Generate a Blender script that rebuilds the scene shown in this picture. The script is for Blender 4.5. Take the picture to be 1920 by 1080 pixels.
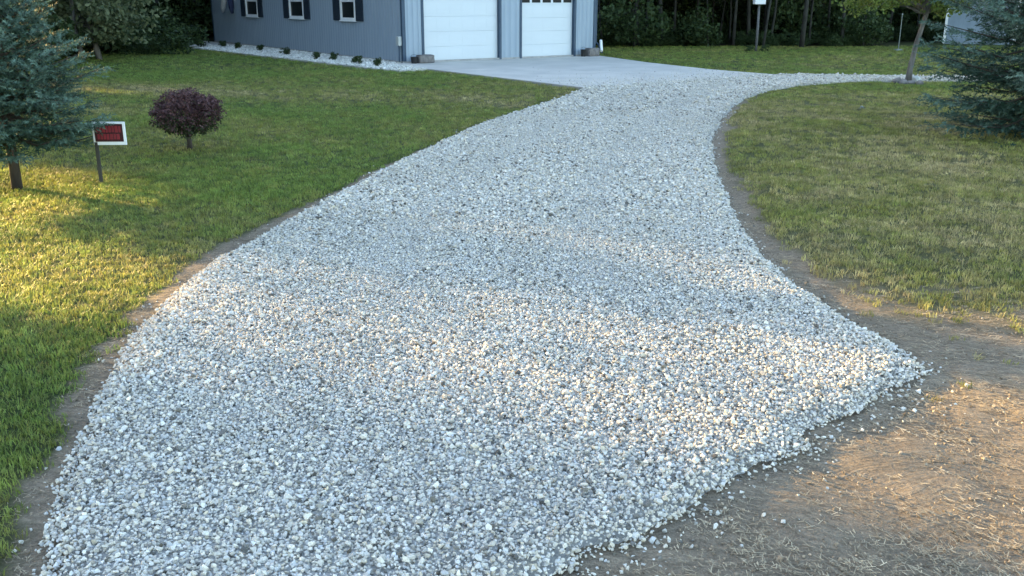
import bpy, bmesh, math
import numpy as np
from mathutils import Vector, Matrix

# ------------------------------------------------------------------ camera, sky, sun, exposure
scene = bpy.context.scene
for o in list(bpy.data.objects):
    bpy.data.objects.remove(o)

CAM_H = 2.1
F_PX = 1760.0                                   # focal length in pixels of a 1920 wide frame
cam_d = bpy.data.cameras.new('camera')
cam_d.sensor_width = 36.0
cam_d.lens = 36.0 * F_PX / 1920.0
cam_d.clip_start = 0.05
cam_d.clip_end = 2000.0
cam = bpy.data.objects.new('camera', cam_d)
scene.collection.objects.link(cam)
cam.location = (0, 0, CAM_H)
cam.rotation_euler = (math.radians(90) - math.atan(540.0 / F_PX), 0, 0)
scene.camera = cam

SUN_EL = math.radians(11.5)
SUN_AZ = math.atan2(-0.852, 0.523)              # clockwise from +Y: the sun stands left and ahead
sun_dir = Vector((math.sin(SUN_AZ) * math.cos(SUN_EL), math.cos(SUN_AZ) * math.cos(SUN_EL), math.sin(SUN_EL)))
world = bpy.data.worlds.new('World')
scene.world = world
world.use_nodes = True
wn = world.node_tree
bg = wn.nodes['Background']
sky = wn.nodes.new('ShaderNodeTexSky')
sky.sky_type = 'NISHITA'
sky.sun_disc = False
sky.sun_elevation = SUN_EL
sky.sun_rotation = SUN_AZ
sky.air_density = 1.0
sky.dust_density = 1.0
sky.ozone_density = 1.0
wn.links.new(sky.outputs[0], bg.inputs[0])
bg.inputs[1].default_value = 0.117
sun_d = bpy.data.lights.new('sun', 'SUN')
sun_d.energy = 5.0
sun_d.angle = math.radians(0.9)
sun_d.color = (1.0, 0.68, 0.27)
sun = bpy.data.objects.new('sun', sun_d)
scene.collection.objects.link(sun)
sun.rotation_euler = sun_dir.to_track_quat('Z', 'Y').to_euler()
scene.view_settings.view_transform = 'Standard'
scene.view_settings.look = 'None'
scene.view_settings.gamma = 1.0
scene.view_settings.use_curve_mapping = False
scene.view_settings.exposure = 3.0
scene.cycles.max_bounces = 6
scene.cycles.diffuse_bounces = 3
scene.cycles.transparent_max_bounces = 6

# ------------------------------------------------------------------ helpers
rng = np.random.default_rng(7)
COL = scene.collection

def hash2(ix, iy, seed):
    h = (ix.astype(np.int64) * 374761393 + iy.astype(np.int64) * 668265263 + seed * 1442695041) & 0x7fffffff
    h = ((h ^ (h >> 13)) * 1274126177) & 0x7fffffff
    return ((h ^ (h >> 16)) & 0xffff) / 65535.0

def noise(x, y, seed=0):
    x = np.asarray(x, float); y = np.asarray(y, float)
    ix = np.floor(x); iy = np.floor(y)
    fx = x - ix; fy = y - iy
    fx = fx * fx * (3 - 2 * fx); fy = fy * fy * (3 - 2 * fy)
    a = hash2(ix, iy, seed); b = hash2(ix + 1, iy, seed)
    c = hash2(ix, iy + 1, seed); d = hash2(ix + 1, iy + 1, seed)
    return (a + (b - a) * fx) * (1 - fy) + (c + (d - c) * fx) * fy

def fbm(x, y, seed=0, octs=4):
    v = 0; a = 0.5; t = 0
    for k in range(octs):
        v = v + a * noise(np.asarray(x) * 2 ** k, np.asarray(y) * 2 ** k, seed + k * 17)
        t += a; a *= 0.5
    return v / t

def sstep(a, b, x):
    t = np.clip((np.asarray(x, float) - a) / (b - a), 0, 1)
    return t * t * (3 - 2 * t)

def tag(o, label=None, cat=None, group=None, kind=None):
    if label: o['label'] = label
    if cat: o['category'] = cat
    if group: o['group'] = group
    if kind: o['kind'] = kind
    return o

def empty(name, loc, rz=0.0):
    o = bpy.data.objects.new(name, None)
    o.empty_display_size = 0.2
    COL.objects.link(o)
    o.location = loc; o.rotation_euler = (0, 0, rz)
    return o

def link_mesh(name, me, mat=None, parent=None, loc=None, rot=None):
    o = bpy.data.objects.new(name, me)
    COL.objects.link(o)
    if mat is not None and len(me.materials) == 0:
        me.materials.append(mat)
    if parent is not None: o.parent = parent
    if loc is not None: o.location = loc
    if rot is not None: o.rotation_euler = rot
    return o

def np_mesh(name, verts, faces, smooth=False):
    """verts (n,3); faces (m,k) array, all of one size"""
    me = bpy.data.meshes.new(name)
    verts = np.asarray(verts, np.float32); faces = np.asarray(faces, np.int32)
    m, k = faces.shape
    me.vertices.add(len(verts)); me.vertices.foreach_set('co', verts.ravel())
    me.loops.add(m * k); me.loops.foreach_set('vertex_index', faces.ravel())
    me.polygons.add(m)
    me.polygons.foreach_set('loop_start', np.arange(0, m * k, k, dtype=np.int32))
    me.polygons.foreach_set('loop_total', np.full(m, k, np.int32))
    if smooth: me.polygons.foreach_set('use_smooth', np.ones(m, bool))
    me.update(calc_edges=True)
    return me

def pt_attr(me, name, arr, typ='FLOAT'):
    a = me.attributes.new(name, typ, 'POINT')
    arr = np.asarray(arr, np.int32 if typ == 'INT' else np.float32)
    key = {'FLOAT': 'value', 'INT': 'value', 'FLOAT_VECTOR': 'vector', 'FLOAT_COLOR': 'color'}[typ]
    a.data.foreach_set(key, arr.ravel())

class MB:
    """collects boxes, prisms and tubes into one mesh"""
    def __init__(self): self.bm = bmesh.new()
    def box(self, x0, x1, y0, y1, z0, z1, bev=0.0):
        r = bmesh.ops.create_cube(self.bm, size=1.0)
        for v in r['verts']:
            v.co = Vector((x0 + (v.co.x + .5) * (x1 - x0), y0 + (v.co.y + .5) * (y1 - y0), z0 + (v.co.z + .5) * (z1 - z0)))
        if bev > 0:
            es = list({e for v in r['verts'] for e in v.link_edges})
            bmesh.ops.bevel(self.bm, geom=es, offset=bev, segments=2, affect='EDGES', profile=0.5)
        return self
    def poly(self, pts, z0, z1):
        lo = [self.bm.verts.new((p[0], p[1], z0)) for p in pts]
        hi = [self.bm.verts.new((p[0], p[1], z1)) for p in pts]
        n = len(pts)
        self.bm.faces.new(hi); self.bm.faces.new(lo[::-1])
        for i in range(n):
            self.bm.faces.new((lo[i], lo[(i + 1) % n], hi[(i + 1) % n], hi[i]))
        return self
    def tube(self, pts, rads, seg=8, cap=True):
        pts = [Vector(p) for p in pts]
        rings = []
        for i, p in enumerate(pts):
            d = (pts[min(i + 1, len(pts) - 1)] - pts[max(i - 1, 0)])
            if d.length < 1e-9: d = Vector((0, 0, 1))
            d.normalize()
            a = d.cross(Vector((0.31, 0.95, 0.05))); a.normalize(); b = d.cross(a)
            rings.append([self.bm.verts.new(p + (a * math.cos(2 * math.pi * k / seg) + b * math.sin(2 * math.pi * k / seg)) * rads[i]) for k in range(seg)])
        for i in range(len(rings) - 1):
            for k in range(seg):
                self.bm.faces.new((rings[i][k], rings[i][(k + 1) % seg], rings[i + 1][(k + 1) % seg], rings[i + 1][k]))
        if cap:
            self.bm.faces.new(rings[0][::-1]); self.bm.faces.new(rings[-1])
        return self
    def mesh(self, name, smooth=False):
        bmesh.ops.recalc_face_normals(self.bm, faces=self.bm.faces[:])
        me = bpy.data.meshes.new(name); self.bm.to_mesh(me); self.bm.free()
        if smooth:
            me.polygons.foreach_set('use_smooth', np.ones(len(me.polygons), bool))
        return me
    def build(self, name, mat, parent=None, loc=None, rot=None, smooth=False):
        return link_mesh(name, self.mesh(name, smooth), mat, parent, loc, rot)

# ------------------------------------------------------------------ materials
def new_mat(name):
    m = bpy.data.materials.new(name); m.use_nodes = True
    nt = m.node_tree
    return m, nt, nt.nodes['Principled BSDF']

def N(nt, typ, **kw):
    n = nt.nodes.new(typ)
    for k, v in kw.items(): setattr(n, k, v)
    return n

def mixc(nt, fac, a, b, blend='MIX'):
    n = N(nt, 'ShaderNodeMix', data_type='RGBA', blend_type=blend)
    for sock, val in ((n.inputs[0], fac), (n.inputs[6], a), (n.inputs[7], b)):
        if hasattr(val, 'links') or hasattr(val, 'is_output'): nt.links.new(val, sock)
        elif isinstance(val, tuple): sock.default_value = (*val, 1) if len(val) == 3 else val
        else: sock.default_value = val
    return n.outputs[2]

def noise_fac(nt, scale, detail=4, rough=0.55, coord=None, lo=0.35, hi=0.65):
    t = N(nt, 'ShaderNodeTexNoise'); t.inputs['Scale'].default_value = scale
    t.inputs['Detail'].default_value = detail; t.inputs['Roughness'].default_value = rough
    if coord is not None: nt.links.new(coord, t.inputs['Vector'])
    mr = N(nt, 'ShaderNodeMapRange'); mr.inputs[1].default_value = lo; mr.inputs[2].default_value = hi
    nt.links.new(t.outputs[0], mr.inputs[0])
    return mr.outputs[0]

def obj_coord(nt): return N(nt, 'ShaderNodeTexCoord').outputs['Object']

def simple(name, c1, c2=None, scale=8.0, rough=0.7, bump=0.0, bscale=40.0, metallic=0.0, spec=0.3, streak=None):
    m, nt, b = new_mat(name)
    co = obj_coord(nt)
    if streak:
        mp = N(nt, 'ShaderNodeMapping'); mp.inputs['Scale'].default_value = streak
        nt.links.new(co, mp.inputs[0]); co = mp.outputs[0]
    c2 = c2 or tuple(v * 0.8 for v in c1)
    nt.links.new(mixc(nt, noise_fac(nt, scale, coord=co), c1, c2), b.inputs['Base Color'])
    b.inputs['Roughness'].default_value = rough
    b.inputs['Metallic'].default_value = metallic
    b.inputs['Specular IOR Level'].default_value = spec
    if bump > 0:
        t = N(nt, 'ShaderNodeTexNoise'); t.inputs['Scale'].default_value = bscale; t.inputs['Detail'].default_value = 5
        nt.links.new(co, t.inputs['Vector'])
        bp = N(nt, 'ShaderNodeBump'); bp.inputs['Strength'].default_value = bump; bp.inputs['Distance'].default_value = 0.02
        nt.links.new(t.outputs[0], bp.inputs['Height']); nt.links.new(bp.outputs[0], b.inputs['Normal'])
    return m

def leaf_mat(name, c1, c2, trans=0.35, rough=0.6, vary=0.5, tint_attr=None, instancer=False):
    """leaf: colour varies per leaf island; part of the light passes through"""
    m, nt, b = new_mat(name)
    if tint_attr:
        at = N(nt, 'ShaderNodeAttribute', attribute_name=tint_attr)
        at.attribute_type = 'INSTANCER' if instancer else 'GEOMETRY'
        g = N(nt, 'ShaderNodeNewGeometry')
        mr = N(nt, 'ShaderNodeMapRange'); mr.inputs[3].default_value = 1 - vary; mr.inputs[4].default_value = 1 + vary
        nt.links.new(g.outputs['Random Per Island'], mr.inputs[0])
        vm = N(nt, 'ShaderNodeVectorMath', operation='SCALE')
        nt.links.new(at.outputs['Color'], vm.inputs[0]); nt.links.new(mr.outputs[0], vm.inputs['Scale'])
        col = vm.outputs[0]
    else:
        g = N(nt, 'ShaderNodeNewGeometry')
        col = mixc(nt, g.outputs['Random Per Island'], c1, c2)
    nt.links.new(col, b.inputs['Base Color'])
    b.inputs['Roughness'].default_value = rough
    b.inputs['Specular IOR Level'].default_value = 0.25
    tr = N(nt, 'ShaderNodeBsdfTranslucent'); nt.links.new(col, tr.inputs[0])
    mx = N(nt, 'ShaderNodeMixShader'); mx.inputs[0].default_value = trans
    out = nt.nodes['Material Output']
    nt.links.new(b.outputs[0], mx.inputs[1]); nt.links.new(tr.outputs[0], mx.inputs[2])
    nt.links.new(mx.outputs[0], out.inputs[0])
    return m

M = {}
M['siding'] = simple('siding', (0.290, 0.350, 0.415), (0.268, 0.326, 0.388), 2.5, 0.5, 0.05, 30, streak=(1, 1, .25))
M['trim'] = simple('trim', (0.045, 0.075, 0.115), (0.036, 0.062, 0.098), 4, 0.5)
M['shutter'] = simple('shutter', (0.016, 0.028, 0.045), (0.012, 0.022, 0.036), 6, 0.55)
M['white'] = simple('white_paint', (0.78, 0.79, 0.79), (0.70, 0.71, 0.71), 3, 0.45, 0.03, 60)
M['door_white'] = simple('door_white', (0.56, 0.60, 0.63), (0.54, 0.58, 0.61), 1.6, 0.4, 0.04, 90, streak=(.4, 1, 1.5))
M['glass'] = simple('dark_glass', (0.010, 0.014, 0.016), (0.012, 0.016, 0.018), 3, 0.35, spec=0.12)
M['curtain'] = simple('curtain', (0.45, 0.46, 0.45), (0.30, 0.31, 0.31), 6, 0.9)
M['roof'] = simple('roof_metal', (0.05, 0.055, 0.065), (0.04, 0.045, 0.055), 3, 0.45)
M['concrete'] = simple('concrete', (0.52, 0.485, 0.435), (0.43, 0.405, 0.365), 0.9, 0.85, 0.25, 60)
M['footing'] = simple('footing', (0.36, 0.35, 0.34), (0.27, 0.27, 0.26), 5, 0.9, 0.3, 50)
M['stone_block'] = simple('stone_block', (0.22, 0.20, 0.19), (0.13, 0.125, 0.125), 9, 0.9, 0.6, 30)
M['black'] = simple('black_plastic', (0.012, 0.013, 0.015), (0.02, 0.02, 0.022), 5, 0.5)
M['grey_box'] = simple('grey_box', (0.42, 0.44, 0.43), (0.35, 0.37, 0.36), 6, 0.5)
M['bark'] = simple('bark', (0.075, 0.062, 0.050), (0.035, 0.029, 0.025), 9, 0.95, 0.8, 24, streak=(1, 1, .25))
M['bark_pale'] = simple('bark_pale', (0.16, 0.15, 0.135), (0.08, 0.074, 0.068), 9, 0.95, 0.7, 24, streak=(1, 1, .25))
M['bark_wood'] = simple('bark_wood', (0.048, 0.048, 0.042), (0.020, 0.020, 0.018), 9, 0.95, 0.8, 24, streak=(1, 1, .25))
M['red'] = simple('red_print', (0.25, 0.024, 0.034), (0.16, 0.018, 0.026), 6, 0.5)
M['sign_dark'] = simple('sign_dark', (0.035, 0.006, 0.010), (0.05, 0.008, 0.012), 6, 0.5)
M['stake'] = simple('stake', (0.055, 0.05, 0.04), (0.035, 0.034, 0.03), 8, 0.7, 0.3, 30)
M['shed_wall'] = simple('shed_wall', (0.24, 0.30, 0.36), (0.20, 0.25, 0.30), 2, 0.6)
M['post_white'] = simple('post_white', (0.22, 0.24, 0.22), (0.15, 0.17, 0.15), 7, 0.6)
M['post_grey'] = simple('post_grey', (0.13, 0.13, 0.13), (0.08, 0.08, 0.085), 7, 0.7)
M['flag_white'] = simple('flag_white', (0.75, 0.76, 0.77), (0.62, 0.63, 0.66), 4, 0.8)
M['flag_blue'] = simple('flag_blue', (0.02, 0.03, 0.07), (0.03, 0.04, 0.09), 4, 0.8)
M['leaf_dark'] = leaf_mat('leaf_dark', (0.020, 0.040, 0.014), (0.055, 0.085, 0.028), 0.25)
M['leaf_mid'] = leaf_mat('leaf_mid', (0.060, 0.085, 0.036), (0.165, 0.185, 0.095), 0.3)
M['leaf_light'] = leaf_mat('leaf_light', (0.090, 0.140, 0.026), (0.190, 0.230, 0.060), 0.4)
M['needle'] = leaf_mat('needle', None, None, 0.12, 0.6, 0.25, 'tint', False)
M['plum'] = leaf_mat('plum_leaf', (0.055, 0.028, 0.030), (0.165, 0.088, 0.092), 0.2)
M['plum_green'] = leaf_mat('plum_green', (0.025, 0.040, 0.014), (0.060, 0.075, 0.030), 0.25)
M['grass'] = leaf_mat('grass_blade', None, None, 0.35, 0.55, 0.35, 'tint', True)
M['straw'] = leaf_mat('straw', None, None, 0.2, 0.8, 0.3, 'tint', True)

def stone_mat(name):
    m, nt, b = new_mat(name)
    at = N(nt, 'ShaderNodeAttribute', attribute_name='tint'); at.attribute_type = 'INSTANCER'
    f = noise_fac(nt, 2.2, 3, coord=obj_coord(nt))
    vm = mixc(nt, f, (1.1, 1.1, 1.1), (0.82, 0.82, 0.80))
    nt.links.new(mixc(nt, 1.0, at.outputs['Color'], vm, 'MULTIPLY'), b.inputs['Base Color'])
    b.inputs['Roughness'].default_value = 0.85
    b.inputs['Specular IOR Level'].default_value = 0.2
    return m
M['stone'] = stone_mat('limestone')

# ------------------------------------------------------------------ outline of the driveway (metres)
LEFT = [(-1.73, 2.78), (-1.79, 3.0), (-1.83, 3.17), (-1.92, 3.4), (-2.02, 3.7), (-2.08, 4.0), (-2.2, 4.41), (-2.3, 4.82), (-2.41, 5.3), (-2.46, 5.77), (-2.5, 6.45), (-2.52, 7.21), (-2.47, 7.78), (-2.31, 8.61), (-2.06, 9.91), (-1.81, 11.25), (-1.49, 12.75), (-1.07, 14.44), (-0.56, 16.64), (0.43, 19.28), (1.2, 21.45), (1.78, 23.45)]
FAR = [(7.75, 27.75), (9.15, 27.44), (10.98, 27.05), (13.3, 26.87), (20.0, 26.9)]
NEAR = [(20.0, 25.5), (12.69, 25.61), (10.48, 25.79), (9.13, 25.61), (7.32, 24.32), (6.13, 22.87), (5.22, 21.21), (4.56, 19.58), (3.83, 17.33), (3.23, 15.21), (2.84, 13.3), (2.56, 11.61), (2.4, 10.29), (2.22, 8.98), (2.15, 7.96), (2.15, 7.13), (2.24, 6.45), (2.34, 5.88), (2.43, 5.41), (2.44, 5.13)]
FRONT = [(2.15, 4.86), (1.81, 4.57), (1.5, 4.29), (1.19, 4.0), (0.9, 3.7), (0.65, 3.46), (0.4, 3.24), (0.18, 3.08), (-0.11, 2.87), (-0.6, 2.5), (-1.2, 2.3)]
DRIVE = np.array(LEFT + FAR + NEAR + FRONT)
BLD = (-3.685, 32.777); BA = math.radians(34)
BU = np.array((math.cos(BA), math.sin(BA))); BV = np.array((-math.sin(BA), math.cos(BA)))
def bl(u, v): return (BLD[0] + u * BU[0] + v * BV[0], BLD[1] + u * BU[1] + v * BV[1])
APRON = np.array([bl(-0.65, 0.0), bl(-0.65, -10.75), bl(6.55, -10.75), bl(6.5, -8), bl(7.2, -4.2), bl(8.45, 0.0)])
BED = np.array([(-14.9, 44.2), (-12.46, 41.1), (-10.15, 37.95), (-7.57, 34.6), (-5.62, 32.0), (-4.33, 30.3), (-3.42, 29.2), (-2.62, 30.1), bl(-0.67, -1.5), bl(-0.67, 0), bl(0, 0.02), bl(0, 20.86), bl(0, 22.5)])

def sdist(poly, x, y):
    """signed distance, positive inside"""
    x = np.asarray(x, float).ravel(); y = np.asarray(y, float).ravel()
    best = np.full(x.shape, 1e9); ins = np.zeros(x.shape, bool)
    n = len(poly)
    for i in range(n):
        ax, ay = poly[i]; bx, by = poly[(i + 1) % n]
        dx, dy = bx - ax, by - ay
        t = np.clip(((x - ax) * dx + (y - ay) * dy) / (dx * dx + dy * dy + 1e-12), 0, 1)
        best = np.minimum(best, (x - ax - t * dx) ** 2 + (y - ay - t * dy) ** 2)
        if abs(dy) > 1e-12:
            c = ((ay > y) != (by > y)) & (x < dx * (y - ay) / dy + ax)
            ins ^= c
    d = np.sqrt(best)
    return np.where(ins, d, -d)

def gz(x, y, sd=None):
    """height of the ground"""
    x = np.asarray(x, float); y = np.asarray(y, float)
    if sd is None: sd = sdist(DRIVE, x, y).reshape(x.shape)
    z = 0.030 * (fbm(x * .45, y * .45, 3) - .5) + 0.016 * (fbm(x * 3.1, y * 3.1, 9) - .5)
    lip = sstep(0.10, 0.5, -sd) * (x > 0) * sstep(6.3, 8.0, y) * (1 - sstep(17, 24, y))
    z = z + 0.07 * lip * (0.6 + 0.8 * noise(x * 1.7, y * 1.7, 5))
    z = np.where(sd > 0.22, -0.06, z)
    return z

def dirtmask(x, y, sd):
    """bare soil: strips along the driveway and the road shoulder"""
    x = np.asarray(x, float); y = np.asarray(y, float)
    n1 = fbm(x * 1.3, y * 1.3, 21); n2 = fbm(x * 5, y * 5, 22)
    w = np.where(x < 0.6, 0.03 + 0.24 * n1 * (1 - 0.75 * sstep(9, 15, y)), 0.08 + 0.36 * n1 * (1 - 0.6 * sstep(15, 20, y)))
    strip = 1 - sstep(w * 0.55, w * 1.35, -sd + 0.16 * (n2 - .5))
    strip = strip * (1 - sstep(18, 24, y))
    edge = 6.75 - 0.55 * (x - 2.3) + 1.3 * (n1 - .5) + 0.8 * (n2 - .5)
    sh = sstep(-0.75, 0.55, edge - y) * (x > 0.0)
    lowleft = sstep(-.3, .3, 2.75 + 1.2 * (n1 - .5) - y) * (x < 0.0) * sstep(-3.6, -2.6, x)
    return np.clip(np.maximum(np.maximum(strip, sh), lowleft * .8), 0, 1)

def drymask(x, y):
    """0 green, 1 straw coloured"""
    x = np.asarray(x, float); y = np.asarray(y, float)
    v = 0.27 + 0.85 * (fbm(x * .38, y * .38, 31, 5) - .5) + 0.55 * (fbm(x * 2.2, y * 2.2, 37, 3) - .5)
    v = v + 0.38 * (x > 1.0) * (1 - sstep(20, 26, y))
    v = v + 0.42 * np.exp(-((y - 22.6 + 0.25 * (x + 6)) / 1.7) ** 2) * (x < 0.5)       # straw-coloured band before the house
    v = v - 0.20 * sstep(25, 27, y) * (x < 0.5)
    v = v + 0.25 * np.exp(-(((x - 5.6) / 1.8) ** 2 + ((y - 12.2) / 2.0) ** 2))
    v = v - 0.18 * np.exp(-(((x + 3.3) / 1.3) ** 2 + ((y - 4.4) / 1.5) ** 2))
    v = v + 0.07 * np.sin((x * 0.83 + y * 0.56) * 3.6) * sstep(10, 14, y)                # mower stripes
    return np.clip(v, 0, 1)

# ------------------------------------------------------------------ ground
def axis(segs):
    out = [segs[0][0]]
    for a, b, s0, s1 in segs:
        p = a; L = b - a
        while p < b - 1e-6:
            t = (p - a) / L
            p = min(b, p + s0 + (s1 - s0) * t)
            out.append(p)
    return np.array(out)
gx = axis([(-320, -40, 60, 8), (-40, -9, 5, .3), (-9, -3.2, .22, .07), (-3.2, 4.2, .05, .05), (4.2, 10, .07, .25), (10, 40, .3, 5), (40, 320, 8, 60)])
gy = axis([(-300, -10, 60, 4), (-10, 2.4, 2, .06), (2.4, 9, .045, .06), (9, 24, .07, .3), (24, 60, .35, 3), (60, 420, 6, 60)])
GX, GY = np.meshgrid(gx, gy)
gxf, gyf = GX.ravel(), GY.ravel()
gsd = sdist(DRIVE, gxf, gyf)
gzv = gz(gxf, gyf, gsd)
dm = dirtmask(gxf, gyf, gsd)
near = sstep(9.0, 6.5, gyf) if False else 1 - sstep(6.5, 9.0, gyf)
gzv = gzv + dm * near * (0.040 * (fbm(gxf * 5, gyf * 5, 55, 4) - .5)) * (gsd < 0.05)
far_drop = (np.abs(gxf) > 60) | (gyf > 90) | (gyf < -20)
gzv = np.where(far_drop, 0.0, gzv)
for poly_ in (APRON, BED):
    gzv = np.where(sdist(poly_, gxf, gyf) > -0.02, -0.05, gzv)
nx, ny = len(gx), len(gy)
idx = np.arange(nx * ny).reshape(ny, nx)
quads = np.stack([idx[:-1, :-1], idx[:-1, 1:], idx[1:, 1:], idx[1:, :-1]], -1).reshape(-1, 4)
gme = np_mesh('ground', np.stack([gxf, gyf, gzv], 1), quads, True)
pt_attr(gme, 'dirt', dm)
pt_attr(gme, 'dry', drymask(gxf, gyf))
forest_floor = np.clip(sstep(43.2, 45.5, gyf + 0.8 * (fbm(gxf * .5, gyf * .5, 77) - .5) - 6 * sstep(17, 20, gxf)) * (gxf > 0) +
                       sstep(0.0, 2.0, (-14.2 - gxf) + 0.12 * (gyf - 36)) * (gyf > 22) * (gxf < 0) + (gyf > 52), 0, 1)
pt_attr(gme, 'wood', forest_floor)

def ground_mat():
    m, nt, b = new_mat('ground')
    co = obj_coord(nt)
    def attr(n): return N(nt, 'ShaderNodeAttribute', attribute_name=n).outputs['Fac']
    green = mixc(nt, noise_fac(nt, 14, 5, .6, co), (0.062, 0.082, 0.026), (0.034, 0.052, 0.018))
    straw = mixc(nt, noise_fac(nt, 20, 5, .6, co), (0.175, 0.155, 0.080), (0.100, 0.095, 0.045))
    lawn = mixc(nt, attr('dry'), green, straw)
    soil1 = mixc(nt, noise_fac(nt, 2.3, 6, .62, co, .32, .68), (0.390, 0.318, 0.238), (0.290, 0.230, 0.170))
    soil2 = mixc(nt, noise_fac(nt, 26, 5, .65, co, .42, .62), soil1, (0.130, 0.104, 0.080))
    # raked fibres: noise stretched along the rake's pull, which itself wanders
    wn_ = N(nt, 'ShaderNodeTexNoise'); wn_.inputs['Scale'].default_value = 0.9; wn_.inputs['Detail'].default_value = 2
    nt.links.new(co, wn_.inputs['Vector'])
    wa = N(nt, 'ShaderNodeVectorMath', operation='SCALE'); wa.inputs['Scale'].default_value = 0.9
    nt.links.new(wn_.outputs['Color'], wa.inputs[0])
    wb = N(nt, 'ShaderNodeVectorMath', operation='ADD'); nt.links.new(co, wb.inputs[0]); nt.links.new(wa.outputs[0], wb.inputs[1])
    mp = N(nt, 'ShaderNodeMapping'); mp.inputs['Rotation'].default_value = (0, 0, math.radians(48)); mp.inputs['Scale'].default_value = (5, 42, 5)
    nt.links.new(wb.outputs[0], mp.inputs[0])
    wv = N(nt, 'ShaderNodeTexNoise'); wv.inputs['Scale'].default_value = 1.0; wv.inputs['Detail'].default_value = 5; wv.inputs['Roughness'].default_value = .62
    nt.links.new(mp.outputs[0], wv.inputs['Vector'])
    wr = N(nt, 'ShaderNodeMapRange'); wr.inputs[1].default_value = .36; wr.inputs[2].default_value = .64
    nt.links.new(wv.outputs[0], wr.inputs[0])
    soil2 = mixc(nt, 0.45, soil2, mixc(nt, noise_fac(nt, 75, 4, .7, co, .38, .62), (0.165, 0.132, 0.100), (0.45, 0.375, 0.285)))
    soil = mixc(nt, 0.42, soil2, mixc(nt, wr.outputs[0], (0.150, 0.112, 0.076), (0.390, 0.305, 0.210)))
    c = mixc(nt, attr('dirt'), lawn, soil)
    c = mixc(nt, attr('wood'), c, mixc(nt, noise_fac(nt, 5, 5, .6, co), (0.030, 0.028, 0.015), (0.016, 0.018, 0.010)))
    nt.links.new(c, b.inputs['Base Color'])
    b.inputs['Roughness'].default_value = 0.95
    b.inputs['Specular IOR Level'].default_value = 0.1
    t = N(nt, 'ShaderNodeTexNoise'); t.inputs['Scale'].default_value = 38; t.inputs['Detail'].default_value = 6; t.inputs['Roughness'].default_value = .7
    nt.links.new(co, t.inputs['Vector'])
    ad = N(nt, 'ShaderNodeMath', operation='MULTIPLY_ADD'); ad.inputs[1].default_value = 0.45
    nt.links.new(wr.outputs[0], ad.inputs[0]); nt.links.new(t.outputs[0], ad.inputs[2])
    bp = N(nt, 'ShaderNodeBump'); bp.inputs['Strength'].default_value = 1.0; bp.inputs['Distance'].default_value = 0.03
    nt.links.new(ad.outputs[0], bp.inputs['Height']); nt.links.new(bp.outputs[0], b.inputs['Normal'])
    return m
M['ground'] = ground_mat()
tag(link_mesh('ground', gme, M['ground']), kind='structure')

# ------------------------------------------------------------------ driveway bed
def bedz(x, y, sd):
    rut = 0.0
    z = 0.048 + 0.030 * (fbm(np.asarray(x) * .8, np.asarray(y) * .8, 41) - .5) + 0.012 * (fbm(np.asarray(x) * 3, np.asarray(y) * 3, 43) - .5)
    return z * sstep(-0.02, 0.16, sd) + 0.004
def ragged(x, y, sd):
    rag = 1 + 1.2 * ((x > -.5) & (y < 5.4))
    return sd + 0.11 * rag * (fbm(x * 3.4, y * 3.4, 51) - .5), rag
xs = np.arange(-3.0, 20.3, 0.07); ys = np.arange(2.0, 28.2, 0.07)
DX, DY = np.meshgrid(xs, ys); dxf, dyf = DX.ravel(), DY.ravel()
dsd = sdist(DRIVE, dxf, dyf)
ded, _ = ragged(dxf, dyf, dsd)
keep = dsd > -0.16
dz = np.where(ded > 0.03, bedz(dxf, dyf, ded - .10) - .004, -0.03)
di = np.arange(len(dxf)).reshape(DX.shape)
dq = np.stack([di[:-1, :-1], di[:-1, 1:], di[1:, 1:], di[1:, :-1]], -1).reshape(-1, 4)
dq = dq[keep[dq].all(1)]
used = np.unique(dq); remap = np.zeros(len(dxf), np.int32); remap[used] = np.arange(len(used))
dme = np_mesh('driveway', np.stack([dxf, dyf, dz], 1)[used], remap[dq], True)
def bed_mat():
    m, nt, b = new_mat('gravel_bed')
    co = obj_coord(nt)
    v = N(nt, 'ShaderNodeTexVoronoi'); v.inputs['Scale'].default_value = 34
    nt.links.new(co, v.inputs['Vector'])
    c = mixc(nt, noise_fac(nt, 30, 4, .6, co), (0.46, 0.44, 0.40), (0.30, 0.29, 0.27))
    c = mixc(nt, 0.4, c, mixc(nt, v.outputs['Distance'], (0.46, 0.44, 0.41), (0.22, 0.21, 0.20)))
    nt.links.new(c, b.inputs['Base Color']); b.inputs['Roughness'].default_value = 0.95
    bp = N(nt, 'ShaderNodeBump'); bp.inputs['Strength'].default_value = 0.6; bp.inputs['Distance'].default_value = 0.02
    nt.links.new(v.outputs['Distance'], bp.inputs['Height']); nt.links.new(bp.outputs[0], b.inputs['Normal'])
    return m
M['bed'] = bed_mat()
tag(link_mesh('driveway', dme, M['bed']), kind='structure')

# concrete apron and the stone bed's base
apron = tag(MB().poly([tuple(p) for p in APRON], -0.06, 0.026).build('concrete_apron', M['footing']), kind='structure')
def right_edge(v): return float(np.interp(v, [-10.75, -8, -4.2, 0], [6.55, 6.5, 7.2, 8.45]))
vs_ = [-10.75, -7.2, -3.6, 0.0]
for i in range(3):
    v0, v1 = vs_[i] + .008, vs_[i + 1] - .008
    mid = [v for v in (-8, -4.2) if v0 < v < v1]
    for (u0, u1) in ((-.65, 2.95), (2.97, None)):
        if u1 is None: pts_ = [bl(u0, v0)] + [bl(right_edge(v), v) for v in [v0] + mid + [v1]] + [bl(u0, v1)]
        else: pts_ = [bl(u0, v0), bl(u1, v0), bl(u1, v1), bl(u0, v1)]
        MB().poly(pts_, 0.027, 0.046).build('slab', M['concrete'], apron)
tag(MB().poly([tuple(p) for p in BED], -0.06, 0.035).build('stone_bed', M['concrete']), kind='structure')

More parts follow.
